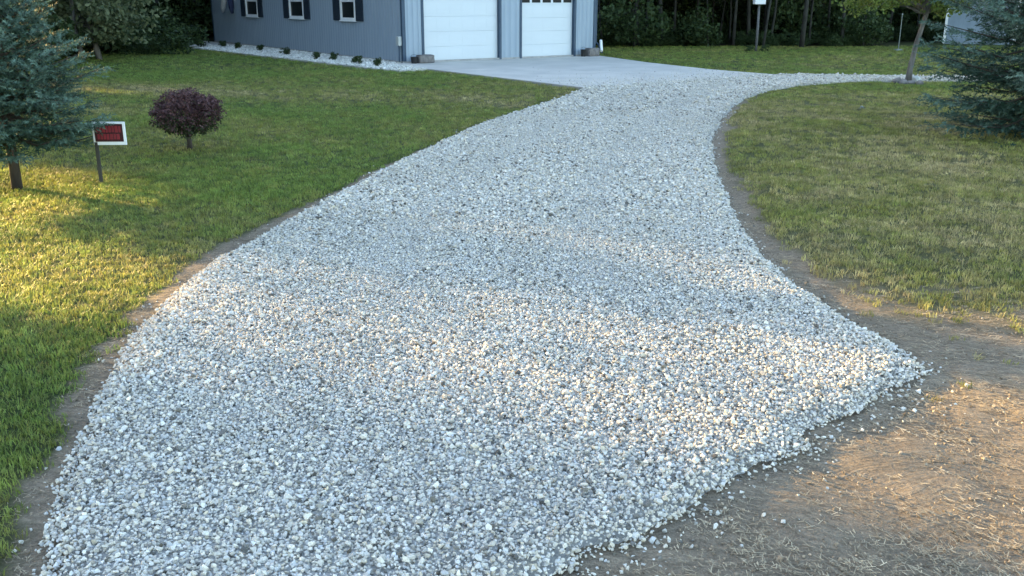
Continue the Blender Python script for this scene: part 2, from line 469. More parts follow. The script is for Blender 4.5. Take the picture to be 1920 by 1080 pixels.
# ------------------------------------------------------------------ scatter with geometry nodes
def scatter_tree(coll):
    ng = bpy.data.node_groups.new('scatter_' + coll.name, 'GeometryNodeTree')
    ng.interface.new_socket('Geometry', in_out='INPUT', socket_type='NodeSocketGeometry')
    ng.interface.new_socket('Geometry', in_out='OUTPUT', socket_type='NodeSocketGeometry')
    gi = ng.nodes.new('NodeGroupInput'); go = ng.nodes.new('NodeGroupOutput')
    ci = ng.nodes.new('GeometryNodeCollectionInfo')
    ci.inputs['Collection'].default_value = coll
    ci.inputs['Separate Children'].default_value = True
    ci.inputs['Reset Children'].default_value = True
    ip = ng.nodes.new('GeometryNodeInstanceOnPoints')
    ip.inputs['Pick Instance'].default_value = True
    def na(n, t):
        a = ng.nodes.new('GeometryNodeInputNamedAttribute'); a.data_type = t; a.inputs['Name'].default_value = n
        return a.outputs['Attribute']
    er = ng.nodes.new('FunctionNodeEulerToRotation')
    L = ng.links.new
    L(gi.outputs[0], ip.inputs['Points']); L(ci.outputs[0], ip.inputs['Instance'])
    L(na('pick', 'INT'), ip.inputs['Instance Index'])
    L(na('rot', 'FLOAT_VECTOR'), er.inputs[0]); L(er.outputs[0], ip.inputs['Rotation'])
    L(na('scl', 'FLOAT_VECTOR'), ip.inputs['Scale'])
    L(ip.outputs[0], go.inputs[0])
    return ng

def scatter(name, pts, rot, scl, tint, pick, coll, label, cat):
    me = bpy.data.meshes.new(name)
    pts = np.asarray(pts, np.float32)
    me.vertices.add(len(pts)); me.vertices.foreach_set('co', pts.ravel())
    n = len(pts)
    pt_attr(me, 'rot', rot, 'FLOAT_VECTOR'); pt_attr(me, 'scl', scl, 'FLOAT_VECTOR')
    pt_attr(me, 'tint', np.concatenate([tint, np.ones((n, 1))], 1), 'FLOAT_COLOR')
    pt_attr(me, 'pick', pick, 'INT')
    o = bpy.data.objects.new(name, me); COL.objects.link(o)
    md = o.modifiers.new('scatter', 'NODES'); md.node_group = scatter_tree(coll)
    tag(o, label, cat, kind='stuff')
    return o

def variant_collection(name, meshes, mat):
    c = bpy.data.collections.new(name)
    for k, me in enumerate(meshes):
        me.materials.append(mat)
        c.objects.link(bpy.data.objects.new('%s_%02d' % (name, k), me))
    return c

def stone_mesh(seed):
    r = np.random.default_rng(seed)
    bm = bmesh.new()
    for k in range(13):
        v = r.normal(size=3); v /= np.linalg.norm(v)
        v = v * np.array((1.0, r.uniform(.7, .95), r.uniform(.5, .8))) * r.uniform(.85, 1.1)
        bm.verts.new(v)
    res = bmesh.ops.convex_hull(bm, input=bm.verts[:])
    bmesh.ops.delete(bm, geom=[v for v in bm.verts if not v.link_faces], context='VERTS')
    me = bpy.data.meshes.new('stone_variant'); bm.to_mesh(me); bm.free()
    return me
STONES = variant_collection('stone_variant', [stone_mesh(100 + k) for k in range(10)], M['stone'])

def stone_tint(n, r):
    g = np.clip(r.normal(0.535, 0.085, n), 0.24, 0.78)
    dark = r.random(n) < 0.07
    g = np.where(dark, r.uniform(0.07, 0.20, n), g)
    warm = r.normal(0.0, 0.035, n) + np.where(r.random(n) < 0.03, 0.08, 0)
    return np.stack([g * (1.075 + warm), g * (1.0 + .25 * warm), g * (0.885 - warm)], 1)

def jgrid(x0, x1, y0, y1, d, r):
    xs = np.arange(x0, x1, d); ys = np.arange(y0, y1, d)
    X, Y = np.meshgrid(xs, ys)
    X = X + (np.arange(len(ys)) % 2)[:, None] * d * .5
    return (X + r.uniform(-.45, .45, X.shape) * d).ravel(), (Y + r.uniform(-.45, .45, Y.shape) * d).ravel()

def track(x, y):
    """1 in the two wheel tracks, 0 elsewhere"""
    la = np.array(LEFT); ra = np.array(NEAR[4:][::-1])
    c = .5 * (np.interp(y, la[:, 1], la[:, 0]) + np.interp(y, ra[:, 1], ra[:, 0])) + .12 * np.sin(y * .45)
    d = np.abs(np.abs(x - c) - .80)
    return (1 - sstep(.12, .36, d + .12 * (fbm(x * 2, y * 1.2, 81) - .5))) * sstep(5.5, 7.5, y)
P = []; S = []; TK = []
for (x0, x1, y0, y1, d, layer) in [(-3, 3, 2.2, 9, .0178, 0), (-3, 3, 2.2, 9, .029, 1), (-2.6, 5, 9, 18, .0225, 0), (-2.6, 5, 9, 18, .040, 1),
                                   (-1, 19, 18, 28, .036, 0), (-1, 19, 18, 28, .065, 1)]:
    X, Y = jgrid(x0, x1, y0, y1, d, rng)
    sd = sdist(DRIVE, X, Y)
    ed, rag = ragged(X, Y, sd)
    stray = (ed < 0) & (ed > -0.5) & (rng.random(len(X)) < (.20 + .06 * rag * (rag > 1)) * np.exp(ed / (0.042 * rag))) & (Y < 20)
    k = (ed > 0) | (stray & (layer == 0))
    k &= (np.abs(X) < 0.62 * Y + 1.0)
    X, Y, sd, ed = X[k], Y[k], sd[k], ed[k]
    r = d * np.clip(np.exp(rng.normal(-.66, .32, len(X))), .28, 1.10)
    trk = track(X, Y); r = r * (1 - .10 * trk)
    if layer == 1: r = r * .62
    z = np.where(ed > 0, bedz(X, Y, ed), np.maximum(gz(X, Y, np.minimum(sd, 0)), -.01)) + r * rng.uniform(-.15, .45, len(X)) + (layer * r * .9)
    z = z - .003 * trk
    P.append(np.stack([X, Y, z], 1)); S.append(r); TK.append(trk)
ua = rng.uniform(-.5, 6.4, 1600); va = -10.7 + rng.exponential(.8, 1600)
ka = va < -1
ax_, ay_ = bl(ua[ka], va[ka]); na_ = int(ka.sum())
P.append(np.stack([ax_, ay_, np.full(na_, .055)], 1)); S.append(rng.uniform(.010, .022, na_)); TK.append(np.zeros(na_))
P = np.concatenate(P); S = np.concatenate(S); n = len(P)
print('gravel stones', n)
rot = np.stack([rng.normal(0, .45, n), rng.normal(0, .45, n), rng.uniform(0, 6.28, n)], 1)
scl = S[:, None] * np.stack([rng.uniform(.85, 1.25, n), rng.uniform(.85, 1.15, n), rng.uniform(.8, 1.2, n)], 1)
TK = np.concatenate(TK)
tint = stone_tint(n, rng) * (0.93 + .16 * fbm(P[:, 0] * .9, P[:, 1] * .6, 83))[:, None]
mean = np.array((.515, .485, .44)); tint = tint + (mean - tint) * (.15 * TK + .30 * sstep(9, 20, P[:, 1]))[:, None]
scatter('gravel', P, rot, scl, tint, rng.integers(0, 10, n), STONES,
        'loose pale grey crushed stone covering the long curved driveway', 'gravel')

# pale stones of the bed along the side wall
X, Y = jgrid(-16, -1, 28, 46, .095, rng)
k = sdist(BED, X, Y) > 0.03
X, Y = X[k], Y[k]; n = len(X)
r = .095 * rng.uniform(.45, .75, n)
g = np.clip(rng.normal(.55, .10, n), .25, .8)
scatter('bed_stones', np.stack([X, Y, .04 + r * .2], 1), np.stack([rng.normal(0, .4, n), rng.normal(0, .4, n), rng.uniform(0, 6.28, n)], 1),
        r[:, None] * np.ones((1, 3)) * np.array((1, 1, .6)), np.stack([g * 1.02, g, g * .93], 1), rng.integers(0, 10, n), STONES,
        'pale river stones filling the bed along the side wall of the building', 'stones')

# ------------------------------------------------------------------ grass, straw
def tuft_mesh(seed, nb, h, w, spread, lean):
    r = np.random.default_rng(seed)
    V = []; Fc = []
    for k in range(nb):
        a = r.uniform(0, 6.28); rr = spread * math.sqrt(r.random())
        bx, by = rr * math.cos(a), rr * math.sin(a)
        t = r.uniform(0, 6.28); hh = h * r.uniform(.55, 1.15); ln = lean * r.uniform(.2, 1.3) * hh
        dx, dy = math.cos(t), math.sin(t); px, py = -dy * w / 2, dx * w / 2
        i = len(V)
        V += [(bx - px, by - py, -.01), (bx + px, by + py, -.01),
              (bx + dx * ln * .35 - px * .8, by + dy * ln * .35 - py * .8, hh * .6), (bx + dx * ln * .35 + px * .8, by + dy * ln * .35 + py * .8, hh * .6),
              (bx + dx * ln, by + dy * ln, hh)]
        Fc += [(i, i + 1, i + 3), (i, i + 3, i + 2), (i + 2, i + 3, i + 4)]
    return np_mesh('tuft', V, Fc)
GRASS = variant_collection('tuft_variant', [tuft_mesh(200 + k, 18, .036, .0055, .048, 1.1) for k in range(6)], M['grass'])

def grass_tint(x, y, r):
    n = len(x)
    d = np.clip(drymask(x, y) + r.normal(0, .13, n), 0, 1)[:, None]
    g = np.array((0.150, 0.210, 0.043)); o = np.array((0.232, 0.228, 0.058)); s = np.array((0.390, 0.315, 0.155))
    c = np.where(d < .5, g + (o - g) * d * 2, o + (s - o) * (d - .5) * 2)
    return c * (np.exp(r.normal(0, .20, n)) * (.80 + .4 * fbm(x * 4, y * 4, 91, 2)))[:, None]

GP = []; GS = []
for (x0, x1, y0, y1, d, s) in [(-5, 5, 2.3, 7, .050, 1.0), (-8, 8, 7, 12, .060, 1.1), (-10, 12, 12, 19, .085, 1.35), (-18, 18, 19, 30, .125, 1.7), (-22, 30, 30, 46, .20, 2.2)]:
    X, Y = jgrid(x0, x1, y0, y1, d, rng)
    k = (np.abs(X) < 0.60 * Y + 1.0)
    X, Y = X[k], Y[k]
    sd = sdist(DRIVE, X, Y)
    dmk = dirtmask(X, Y, sd)
    thin = 0.93 - 0.30 * drymask(X, Y)
    pr = np.where(sd < -0.03, thin * (1 - dmk) ** 1.6 + 0.006 * dmk * (Y < 9), 0)
    pr *= (sdist(APRON, X, Y) < -0.04) * (sdist(BED, X, Y) < -0.04)
    lc = ((X - BLD[0]) * BU[0] + (Y - BLD[1]) * BU[1] > 0) & ((X - BLD[0]) * BU[0] + (Y - BLD[1]) * BU[1] < 8.5) & ((X - BLD[0]) * BV[0] + (Y - BLD[1]) * BV[1] > 0)
    pr = np.where(lc, 0, pr)
    k = rng.random(len(X)) < pr
    X, Y, sd = X[k], Y[k], sd[k]
    GP.append(np.stack([X, Y, gz(X, Y, sd)], 1)); GS.append(np.full(len(X), s))
GP = np.concatenate(GP); GS = np.concatenate(GS); n = len(GP)
print('grass tufts', n)
hgt = GS ** .45 * rng.uniform(.65, 1.2, n) * (0.75 + 0.5 * fbm(GP[:, 0] * 1.5, GP[:, 1] * 1.5, 61))
scatter('grass', GP, np.stack([rng.normal(0, .12, n), rng.normal(0, .12, n), rng.uniform(0, 6.28, n)], 1),
        np.stack([GS, GS, hgt], 1), grass_tint(GP[:, 0], GP[:, 1], rng), rng.integers(0, 6, n), GRASS,
        'short mown lawn grass, green with dry patches, on both sides of the driveway', 'grass')

# dry clippings lying on the bare soil
def straw_mesh(seed):
    r = np.random.default_rng(seed); V = []; Fc = []
    for k in range(7):
        a = r.normal(0, .5); L = r.uniform(.025, .07); w = .0035
        cx, cy = r.normal(0, .035, 2); z0, z1 = r.uniform(.001, .006), r.uniform(.002, .016)
        dx, dy = math.cos(a) * L / 2, math.sin(a) * L / 2; px, py = -math.sin(a) * w / 2, math.cos(a) * w / 2
        i = len(V)
        V += [(cx - dx - px, cy - dy - py, z0), (cx - dx + px, cy - dy + py, z0), (cx + dx + px, cy + dy + py, z1), (cx + dx - px, cy + dy - py, z1)]
        Fc += [(i, i + 1, i + 2, i + 3)]
    return np_mesh('straw', V, Fc)
STRAW = variant_collection('straw_variant', [straw_mesh(300 + k) for k in range(5)], M['straw'])
X, Y = jgrid(-4, 5.5, 2.4, 13, .036, rng)
sd = sdist(DRIVE, X, Y); dmk = dirtmask(X, Y, sd)
k = (rng.random(len(X)) < .85 * dmk * (0.30 + .70 * sstep(.4, .62, fbm(X * 1.6, Y * 1.6, 71))) * .75) & (sd < -.03) & (np.abs(X) < .62 * Y + .8)
X, Y, sd = X[k], Y[k], sd[k]; n = len(X)
ang = -0.75 + 2.2 * (fbm(X * .55, Y * .55, 73) - .5) + rng.normal(0, .35, n)
b = np.exp(rng.normal(0, .3, n))[:, None]
scatter('dead_grass', np.stack([X, Y, gz(X, Y, sd) + .002], 1), np.stack([np.zeros(n), np.zeros(n), ang], 1),
        np.ones((n, 3)) * rng.uniform(.4, .95, n)[:, None], np.array((0.36, 0.295, 0.20)) * b, rng.integers(0, 5, n), STRAW,
        'dry dead grass raked over the bare brown soil of the shoulder', 'dead grass')

# soil clods
X, Y = jgrid(-4, 5.5, 2.4, 12, .032, rng)
sd = sdist(DRIVE, X, Y); dmk = dirtmask(X, Y, sd)
k = (rng.random(len(X)) < dmk * .8) & (sd < -.01) & (np.abs(X) < .62 * Y + .8)
X, Y, sd = X[k], Y[k], sd[k]; n = len(X)
r = np.exp(rng.normal(-5.35, .42, n))
b = np.exp(rng.normal(0, .3, n))[:, None]
scatter('soil_clods', np.stack([X, Y, gz(X, Y, sd) + r * .2], 1), np.stack([rng.normal(0, .5, n), rng.normal(0, .5, n), rng.uniform(0, 6.28, n)], 1),
        r[:, None] * np.ones((1, 3)), np.array((0.25, 0.195, 0.14)) * b, rng.integers(0, 10, n), STONES,
        'small crumbs of brown soil scattered over the bare shoulder', 'soil')

# ------------------------------------------------------------------ the blue grey building
H_W = 3.7; W_B = 8.3; L_B = 20.86
house = empty('garage_building', (BLD[0], BLD[1], 0), BA)
tag(house, 'blue-grey metal garage building with white doors and shuttered windows', 'building')
# local axes: x along the front to the right, y along the side wall away from the viewer
T = 0.16
def panel_mesh(w, h, rib=.013):
    """ribbed steel sheet: lies in the xz plane, ribs stand out towards -y"""
    prof = []; nrib = max(1, int(round(w / 0.2286))); p = w / nrib
    for k in range(nrib):
        x = k * p
        prof += [(x + .001, 0), (x + p * .40, 0), (x + p * .44, -rib), (x + p * .56, -rib), (x + p * .60, 0)]
    prof.append((w - .002, 0))
    V = [(x, y, 0) for x, y in prof] + [(x, y, h) for x, y in prof]
    m = len(prof); Fc = [(i, i + 1, m + i + 1, m + i) for i in range(m - 1)]
    return np_mesh('panel', V, Fc)
front = MB()
D1 = (0.81, 3.89, 3.05); D2 = (4.87, 7.27, 2.40)
front.box(0.0, D1[0], 0, T, 0.0, H_W).box(D1[1], D2[0], 0, T, 0, H_W).box(D2[1], W_B, 0, T, 0, H_W)
front.box(D1[0], D1[1], 0.001, T, D1[2], H_W - .001).box(D2[0], D2[1], 0.001, T, D2[2], H_W - .001)
RISE = 1.9
bmf = front.bm
for yy in (0.0005,):
    a = [bmf.verts.new(c) for c in ((0, yy, H_W), (W_B, yy, H_W), (W_B / 2, yy, H_W + RISE))]
    b_ = [bmf.verts.new(c) for c in ((0, T, H_W), (W_B, T, H_W), (W_B / 2, T, H_W + RISE))]
    bmf.faces.new(a); bmf.faces.new(b_[::-1])
    for i in range(3): bmf.faces.new((a[i], b_[i], b_[(i + 1) % 3], a[(i + 1) % 3]))
fw = front.build('front_wall', M['siding'], house)
side = MB()
WINS = [(3.68, 4.90), (8.62, 10.08), (14.05, 15.55)]; WZ = (1.42, 2.72)
ys_ = [T + .001]
for a, b_ in WINS: ys_ += [a, b_]
ys_.append(L_B)
for i in range(len(ys_) - 1):
    if i % 2 == 0: side.box(0, T, ys_[i], ys_[i + 1], 0, H_W)
    else:
        side.box(0.001, T, ys_[i], ys_[i + 1], 0, WZ[0]); side.box(0.001, T, ys_[i], ys_[i + 1], WZ[1], H_W)
sw = side.build('side_wall', M['siding'], house)
MB().box(W_B - T, W_B, T, L_B, 0, H_W).build('far_side_wall', M['siding'], house)
MB().box(T, W_B - T, L_B - T, L_B - .002, 0, H_W).build('back_wall', M['siding'], house)
MB().box(-.012, W_B + .012, -.012, L_B + .012, -.05, .10).build('footing', M['footing'], house)
# ribbed sheets on the front wall
def put_panels(parent, segs, along):
    cache = {}
    for (a, b_, z0, z1) in segs:
        k = max(1, int(round((b_ - a) / .914))); w = (b_ - a) / k
        key = (round(w, 3), round(z1 - z0, 3))
        if key not in cache:
            cache[key] = panel_mesh(w, z1 - z0, .012 if along == 'x' else .005); cache[key].materials.append(M['siding'])
        for i in range(k):
            if along == 'x': link_mesh('panel', cache[key], None, parent, (a + i * w, -.004, z0))
            else: link_mesh('panel', cache[key], None, parent, (-.004, b_ - i * w, z0), (0, 0, -math.pi / 2))
put_panels(fw, [(.11, D1[0] - .1, .11, H_W), (D1[1] + .1, D2[0] - .1, .11, H_W), (D2[1] + .1, W_B - .11, .11, H_W), (D1[0], D1[1], D1[2] + .12, H_W), (D2[0], D2[1], D2[2] + .12, H_W)], 'x')
segs = []
e = [.11]
for a, b_ in WINS: e += [a - .06, b_ + .06]
e.append(L_B - .11)
for i in range(len(e) - 1):
    if i % 2 == 0: segs.append((e[i], e[i + 1], .11, H_W))
    else: segs += [(e[i], e[i + 1], .11, WZ[0] - .06), (e[i], e[i + 1], WZ[1] + .06, H_W)]
put_panels(sw, segs, 'y')
# corner trims
for (x0, x1, y0, y1) in ((-.024, .10, -.024, .10), (W_B - .10, W_B + .024, -.024, .10), (-.024, .10, L_B - .10, L_B + .024)):
    MB().box(x0, x1, y0, y1, .102, H_W - .002, .006).build('corner_trim', M['trim'], house)
# roof
rf = MB(); ov = 0.45
for s in (-1, 1):
    xe = W_B / 2 + s * (W_B / 2 + ov); ze = H_W - RISE * ov / (W_B / 2)
    vs = [(W_B / 2, -ov, H_W + RISE + .04), (xe, -ov, ze + .04), (xe, L_B + ov, ze + .04), (W_B / 2, L_B + ov, H_W + RISE + .04)]
    hi = [rf.bm.verts.new((x, y, z + .07)) for x, y, z in vs]; lo = [rf.bm.verts.new((x, y, z)) for x, y, z in vs]
    rf.bm.faces.new(hi); rf.bm.faces.new(lo[::-1])
    for i in range(4): rf.bm.faces.new((lo[i], lo[(i + 1) % 4], hi[(i + 1) % 4], hi[i]))
rf.build('roof', M['roof'], house)
# garage doors
def garage_door(x0, x1, h, nsec, win_row, ncol):
    dr = MB().box(x0 - .0, x1 + .0, .155, .165, .0, h).build('garage_door', M['door_white'], house)
    fr = MB()
    fr.box(x0 - .095, x0 + .002, -.022, .17, .03, h + .09, .004).box(x1 - .002, x1 + .095, -.022, .17, .03, h + .09, .004).box(x0 + .003, x1 - .003, -.021, .168, h, h + .09, .004)
    fr.build('door_frame', M['trim'], dr)
    sh = (h - .02) / nsec
    for k in range(nsec):
        z0 = .048 + k * sh; z1 = z0 + sh - .003
        mb = MB().box(x0 + .004, x1 - .004, .115, .150, z0, z1, .005)
        wrow = (k == win_row)
        cw = (x1 - x0) / ncol
        for c in range(ncol):
            a = x0 + c * cw + .06; b_ = x0 + (c + 1) * cw - .06
            if not wrow:
                mb.box(a, b_, .1115, .116, z0 + .09, z1 - .09, .003)
        mb.build('door_section', M['door_white'], dr)
        if wrow:
            for c in range(ncol):
                a = x0 + c * cw + .05; b_ = x0 + (c + 1) * cw - .05
                MB().box(a, b_, .110, .114, z0 + .055, z1 - .12).build('pane', M['glass'], dr)
    MB().box(x0 + .004, x1 - .004, .112, .15, .02, .047).build('bottom_seal', M['black'], dr)
garage_door(D1[0] + .002, D1[1] - .002, D1[2], 6, 9, 6)
garage_door(D2[0] + .002, D2[1] - .002, D2[2], 5, 4, 5)
# windows with shutters
for wi, (a, b_) in enumerate(WINS):
    z0, z1 = WZ
    w = empty('window', (0, 0, 0)); w.parent = house
    fr = MB()
    fr.box(-.035, .05, a - .055, a + .045, z0 - .05, z1 + .05, .004).box(-.035, .05, b_ - .045, b_ + .055, z0 - .05, z1 + .05, .004)
    fr.box(-.034, .05, a + .046, b_ - .046, z1 - .05, z1 + .05, .004).box(-.034, .05, a + .046, b_ - .046, z0 - .05, z0 + .05, .004)
    zm = (z0 + z1) / 2
    fr.box(-.02, .05, a + .046, b_ - .046, zm - .035, zm + .035, .003)
    fr.build('frame', M['white'], w)
    MB().box(-.075, .02, a - .09, b_ + .09, z0 - .085, z0 - .052, .004).build('sill', M['white'], w)
    for (p0, p1) in ((z0 + .051, zm - .036), (zm + .036, z1 - .051)):
        MB().box(.018, .024, a + .047, b_ - .047, p0, p1).build('pane', M['glass'], w)
    for (s0, s1) in ((a - .70, a - .10), (b_ + .10, b_ + .70)):
        sh = MB().box(-.040, -.005, s0, s1, z0 - .06, z1 + .06, .004).build('shutter', M['shutter'], w)
        for k in range(18):
            zz = z0 - .01 + k * (z1 - z0) / 17.5
            MB().box(-.050, -.0405, s0 + .06, s1 - .06, zz, zz + .045, .003).build('slat', M['shutter'], sh)
# curtain behind the nearest window
MB().box(.06, .07, WINS[0][0] + .1, WINS[0][0] + .5, WZ[0] + .05, WZ[0] + .35).build('curtain', M['curtain'], house)
# meter box by the corner, downspouts
MB().box(-.16, -.03, .03, .23, .62, .92, .015).build('utility_box', M['grey_box'], house)
MB().tube([(-.09, .13, .62), (-.09, .13, .08)], [.022, .022], 8).build('conduit', M['trim'], house)
MB().tube([(W_B + .06, .02, 3.6), (W_B + .06, .02, .55), (W_B + .20, -.02, .42), (W_B + .12, -.30, .16)], [.04, .04, .045, .045], 8).build('downspout', M['trim'], house)
MB().tube([(W_B + .28, -.02, .60), (W_B + .06, -.35, .22)], [.055, .055], 8).build('downspout_elbow', M['white'], house)

# flag on the side wall
fl = empty('wall_flag', (*bl(-.02, 17.9), 1.5), BA)
tag(fl, 'white and dark blue flag hanging slanted on the side wall left of windows', 'flag')
MB().tube([(0, -.9, .55), (-.60, -1.05, 1.35)], [.014, .012], 8).build('pole', M['white'], fl)
def fold(pts, wid, thick, name, mat):
    mb = MB()
    mb.tube(pts, wid, 10)
    o = mb.build(name, mat, fl, smooth=True)
    return o
fold([(-.12, .78, .05), (-.20, .40, .24), (-.28, -.02, .48), (-.36, -.42, .72), (-.42, -.75, .98)], [.07, .12, .13, .12, .06], 1, 'cloth', M['flag_white'])
fold([(-.10, -.60, -.02), (-.12, -.57, .25), (-.14, -.62, .55), (-.22, -.66, .85)], [.06, .12, .13, .10], 1, 'blue_cloth', M['flag_blue'])

# stone blocks and dark pots by the garage doors
def stone_block(name, u, v, w, d, h, seed, label):
    r = np.random.default_rng(seed)
    mb = MB().box(-w / 2, w / 2, -d / 2, d / 2, 0, h, .03)
    bmesh.ops.subdivide_edges(mb.bm, edges=mb.bm.edges[:], cuts=2, use_grid_fill=True)
    for vv in mb.bm.verts: vv.co += Vector(r.normal(0, .007, 3)) * (1 if vv.co.z > .02 else 0)
    o = mb.build(name, M['stone_block'], None, (*bl(u, v), .045), (0, 0, BA), True)
    return tag(o, label, 'stone block')
stone_block('stone_block', .66, -.33, .56, .30, .27, 3, 'grey stone block on the concrete left of the large white door')
stone_block('stone_block', 7.95, -.30, .50, .30, .30, 4, 'grey stone block on the concrete right of the small windowed door')
def bucket(u, v, r, h, label):
    o = empty('bucket', (*bl(u, v), .045)); tag(o, label, 'bucket')
    MB().tube([(0, 0, 0), (0, 0, h * .9), (0, 0, h)], [r * .8, r, r * 1.06], 16).build('tub', M['black'], o, smooth=False)
    MB().tube([(r, 0, h * .95), (r * .7, .0, h * 1.25), (0, 0, h * 1.36), (-r * .7, 0, h * 1.25), (-r, 0, h * .95)], [.006] * 5, 6).build('handle', M['post_grey'], o)
bucket(.22, -.35, .12, .22, 'small dark bucket at the building corner beside the large door')
bucket(7.52, -.30, .11, .26, 'small dark bucket right of the small windowed garage door')

# ------------------------------------------------------------------ foliage helpers
def leaf_quads(centers, size, r, flat=0.0, aspect=.6):
    """a folded leaf (two triangles... one diamond quad) per centre"""
    n = len(centers)
    d = r.normal(size=(n, 3)); d[:, 2] *= (1 - flat); d /= np.linalg.norm(d, axis=1)[:, None] + 1e-9
    e = r.normal(size=(n, 3)); e -= (e * d).sum(1)[:, None] * d; e /= np.linalg.norm(e, axis=1)[:, None] + 1e-9
    s = size * r.uniform(.6, 1.25, n)[:, None]
    nrm = np.cross(d, e)
    V = np.stack([centers - d * s * .5, centers + e * s * .5 * aspect + nrm * s * .08, centers + d * s * .5, centers - e * s * .5 * aspect + nrm * s * .08], 1).reshape(-1, 3)
    Fq = np.arange(n * 4).reshape(n, 4)
    return V, Fq

def clump_points(cent, rad, per, r):
    """leaf centres spread round clump centres, denser on the clump's shell"""
    n = len(cent)
    v = r.normal(size=(n, per, 3)); v /= np.linalg.norm(v, axis=2)[:, :, None]
    q = r.uniform(.25, 1, (n, per, 1)) ** .5
    return (cent[:, None, :] + v * q * np.asarray(rad).reshape(-1, 1, 1) * np.array((1, 1, .75))).reshape(-1, 3)

def ellipsoid_clumps(n, c, ax, r, inner=.35, zmin=None):
    v = r.normal(size=(n, 3)); v /= np.linalg.norm(v, axis=1)[:, None]
    p = np.asarray(c) + v * (r.uniform(inner, 1, (n, 1)) ** .6) * np.asarray(ax)
    if zmin is not None: p[:, 2] = np.maximum(p[:, 2], zmin + r.uniform(0, .25, n))
    return p

def limb_mesh(mb, p0, p1, r0, r1, r, sag=.08, seg=6):
    p0 = Vector(p0); p1 = Vector(p1); L = (p1 - p0).length
    pts = []; rad = []
    for k in range(5):
        t = k / 4
        j = Vector(r.normal(0, .035 * L, 3)) * (0 if k in (0, 4) else 1)
        pts.append(p0.lerp(p1, t) + j + Vector((0, 0, sag * L * math.sin(t * math.pi)))); rad.append(r0 + (r1 - r0) * t)
    mb.tube(pts, rad, seg)

# ------------------------------------------------------------------ spruces
def spruce(name, loc, h, r0, z0, seed, mat, label, twig=.13, lev=.11, nbr=8, needle=.030, skew=None, nper=26, droop=-.22):
    r = np.random.default_rng(seed)
    root = empty(name, loc); tag(root, label, 'spruce tree')
    MB().tube([(0, 0, -.05), (.01, 0, h * .3), (-.01, .01, h * .7), (0, 0, h * .98)], [.024 * h ** .8 + .012, .022 * h ** .8, .012 * h ** .8, .004], 9).build('trunk', M['bark'], root, smooth=True)
    bb = MB(); A = []; B = []
    z = z0
    while z < h * .985:
        t = (z - z0) / (h - z0)
        R = r0 * (1 - t) ** .85 * (0.80 + .2 * min(1, t * 6))
        nb = max(4, int(nbr * (1 - .45 * t)))
        ph = r.uniform(0, 6.28)
        for k in range(nb):
            a = ph + k * 6.283 / nb + r.normal(0, .2)
            L = R * r.uniform(.60, 1.16) + .05
            if skew is not None: L *= 1 + skew[1] * math.cos(a - skew[0]) * (1 - t)
            rise = (droop + .75 * t) + r.normal(0, .07)
            p0 = np.array((0, 0, z + r.normal(0, .03)))
            dirv = np.array((math.cos(a), math.sin(a), rise)); dirv /= np.linalg.norm(dirv)
            side = np.array((-math.sin(a), math.cos(a), 0))
            def bp(s): return p0 + dirv * L * s + np.array((0, 0, L * (.10 * s * s - .08 * math.sin(s * 3.1))))
            bb.tube([bp(0), bp(.5), bp(1)], [.012 * L ** .5 + .004, .008 * L ** .5 + .002, .003], 5, cap=False)
            nt = max(3, int(L / (twig * .38)))
            for q in range(nt):
                s = .18 + .82 * (q + r.random()) / nt
                for sg in (-1, 1):
                    tl = twig * (1.25 - .6 * s) * r.uniform(.7, 1.3) * min(1.6, .6 + L)
                    dd = dirv * .75 + side * sg * r.uniform(.45, .95) + np.array((0, 0, r.normal(.05, .22)))
                    dd /= np.linalg.norm(dd)
                    b0 = bp(min(s, 1)); A.append(b0); B.append(b0 + dd * tl)
            A.append(bp(.9)); B.append(bp(1) + dirv * twig * .8)
        z += lev * r.uniform(.75, 1.2) * (1 - .25 * t)
    bb.build('branches', M['bark'], root)
    A = np.array(A); B = np.array(B); m = len(A)
    # needles: thin triangles bristling round every twig
    t = r.uniform(0, 1, (m, nper, 1))
    base = A[:, None] + (B - A)[:, None] * t
    ax = (B - A); ax /= np.linalg.norm(ax, axis=1)[:, None] + 1e-9
    rd = r.normal(size=(m, nper, 3)); rd -= (rd * ax[:, None]).sum(2)[:, :, None] * ax[:, None]
    rd /= np.linalg.norm(rd, axis=2)[:, :, None] + 1e-9
    nd = rd * .85 + ax[:, None] * .65; nd /= np.linalg.norm(nd, axis=2)[:, :, None]
    wv = np.cross(nd, ax[:, None]); wv /= np.linalg.norm(wv, axis=2)[:, :, None] + 1e-9
    ln = needle * r.uniform(.7, 1.2, (m, nper, 1)); ww = needle * .16
    V = np.stack([base - wv * ww, base + wv * ww, base + nd * ln], 2).reshape(-1, 3)
    nme = np_mesh('needles', V, np.arange(len(V)).reshape(-1, 3))
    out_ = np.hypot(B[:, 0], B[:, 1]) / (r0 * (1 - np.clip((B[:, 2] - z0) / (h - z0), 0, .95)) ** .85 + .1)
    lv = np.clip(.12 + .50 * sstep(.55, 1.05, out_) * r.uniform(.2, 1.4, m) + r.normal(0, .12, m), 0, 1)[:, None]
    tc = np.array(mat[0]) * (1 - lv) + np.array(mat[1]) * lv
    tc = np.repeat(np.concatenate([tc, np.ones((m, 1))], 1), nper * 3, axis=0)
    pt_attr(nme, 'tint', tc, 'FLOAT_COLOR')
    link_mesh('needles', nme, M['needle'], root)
    print(name, 'needles', len(V) // 3)
    return root
spruce('blue_spruce', (-5.74, 10.75, 0), 2.62, 1.18, .60, 11, ((.022, .052, .032), (.150, .235, .185)), 'small blue spruce with bare lower trunk beside the red sign', twig=.17, lev=.095, nbr=13, needle=.038, droop=-.13, skew=(0.0, .03))
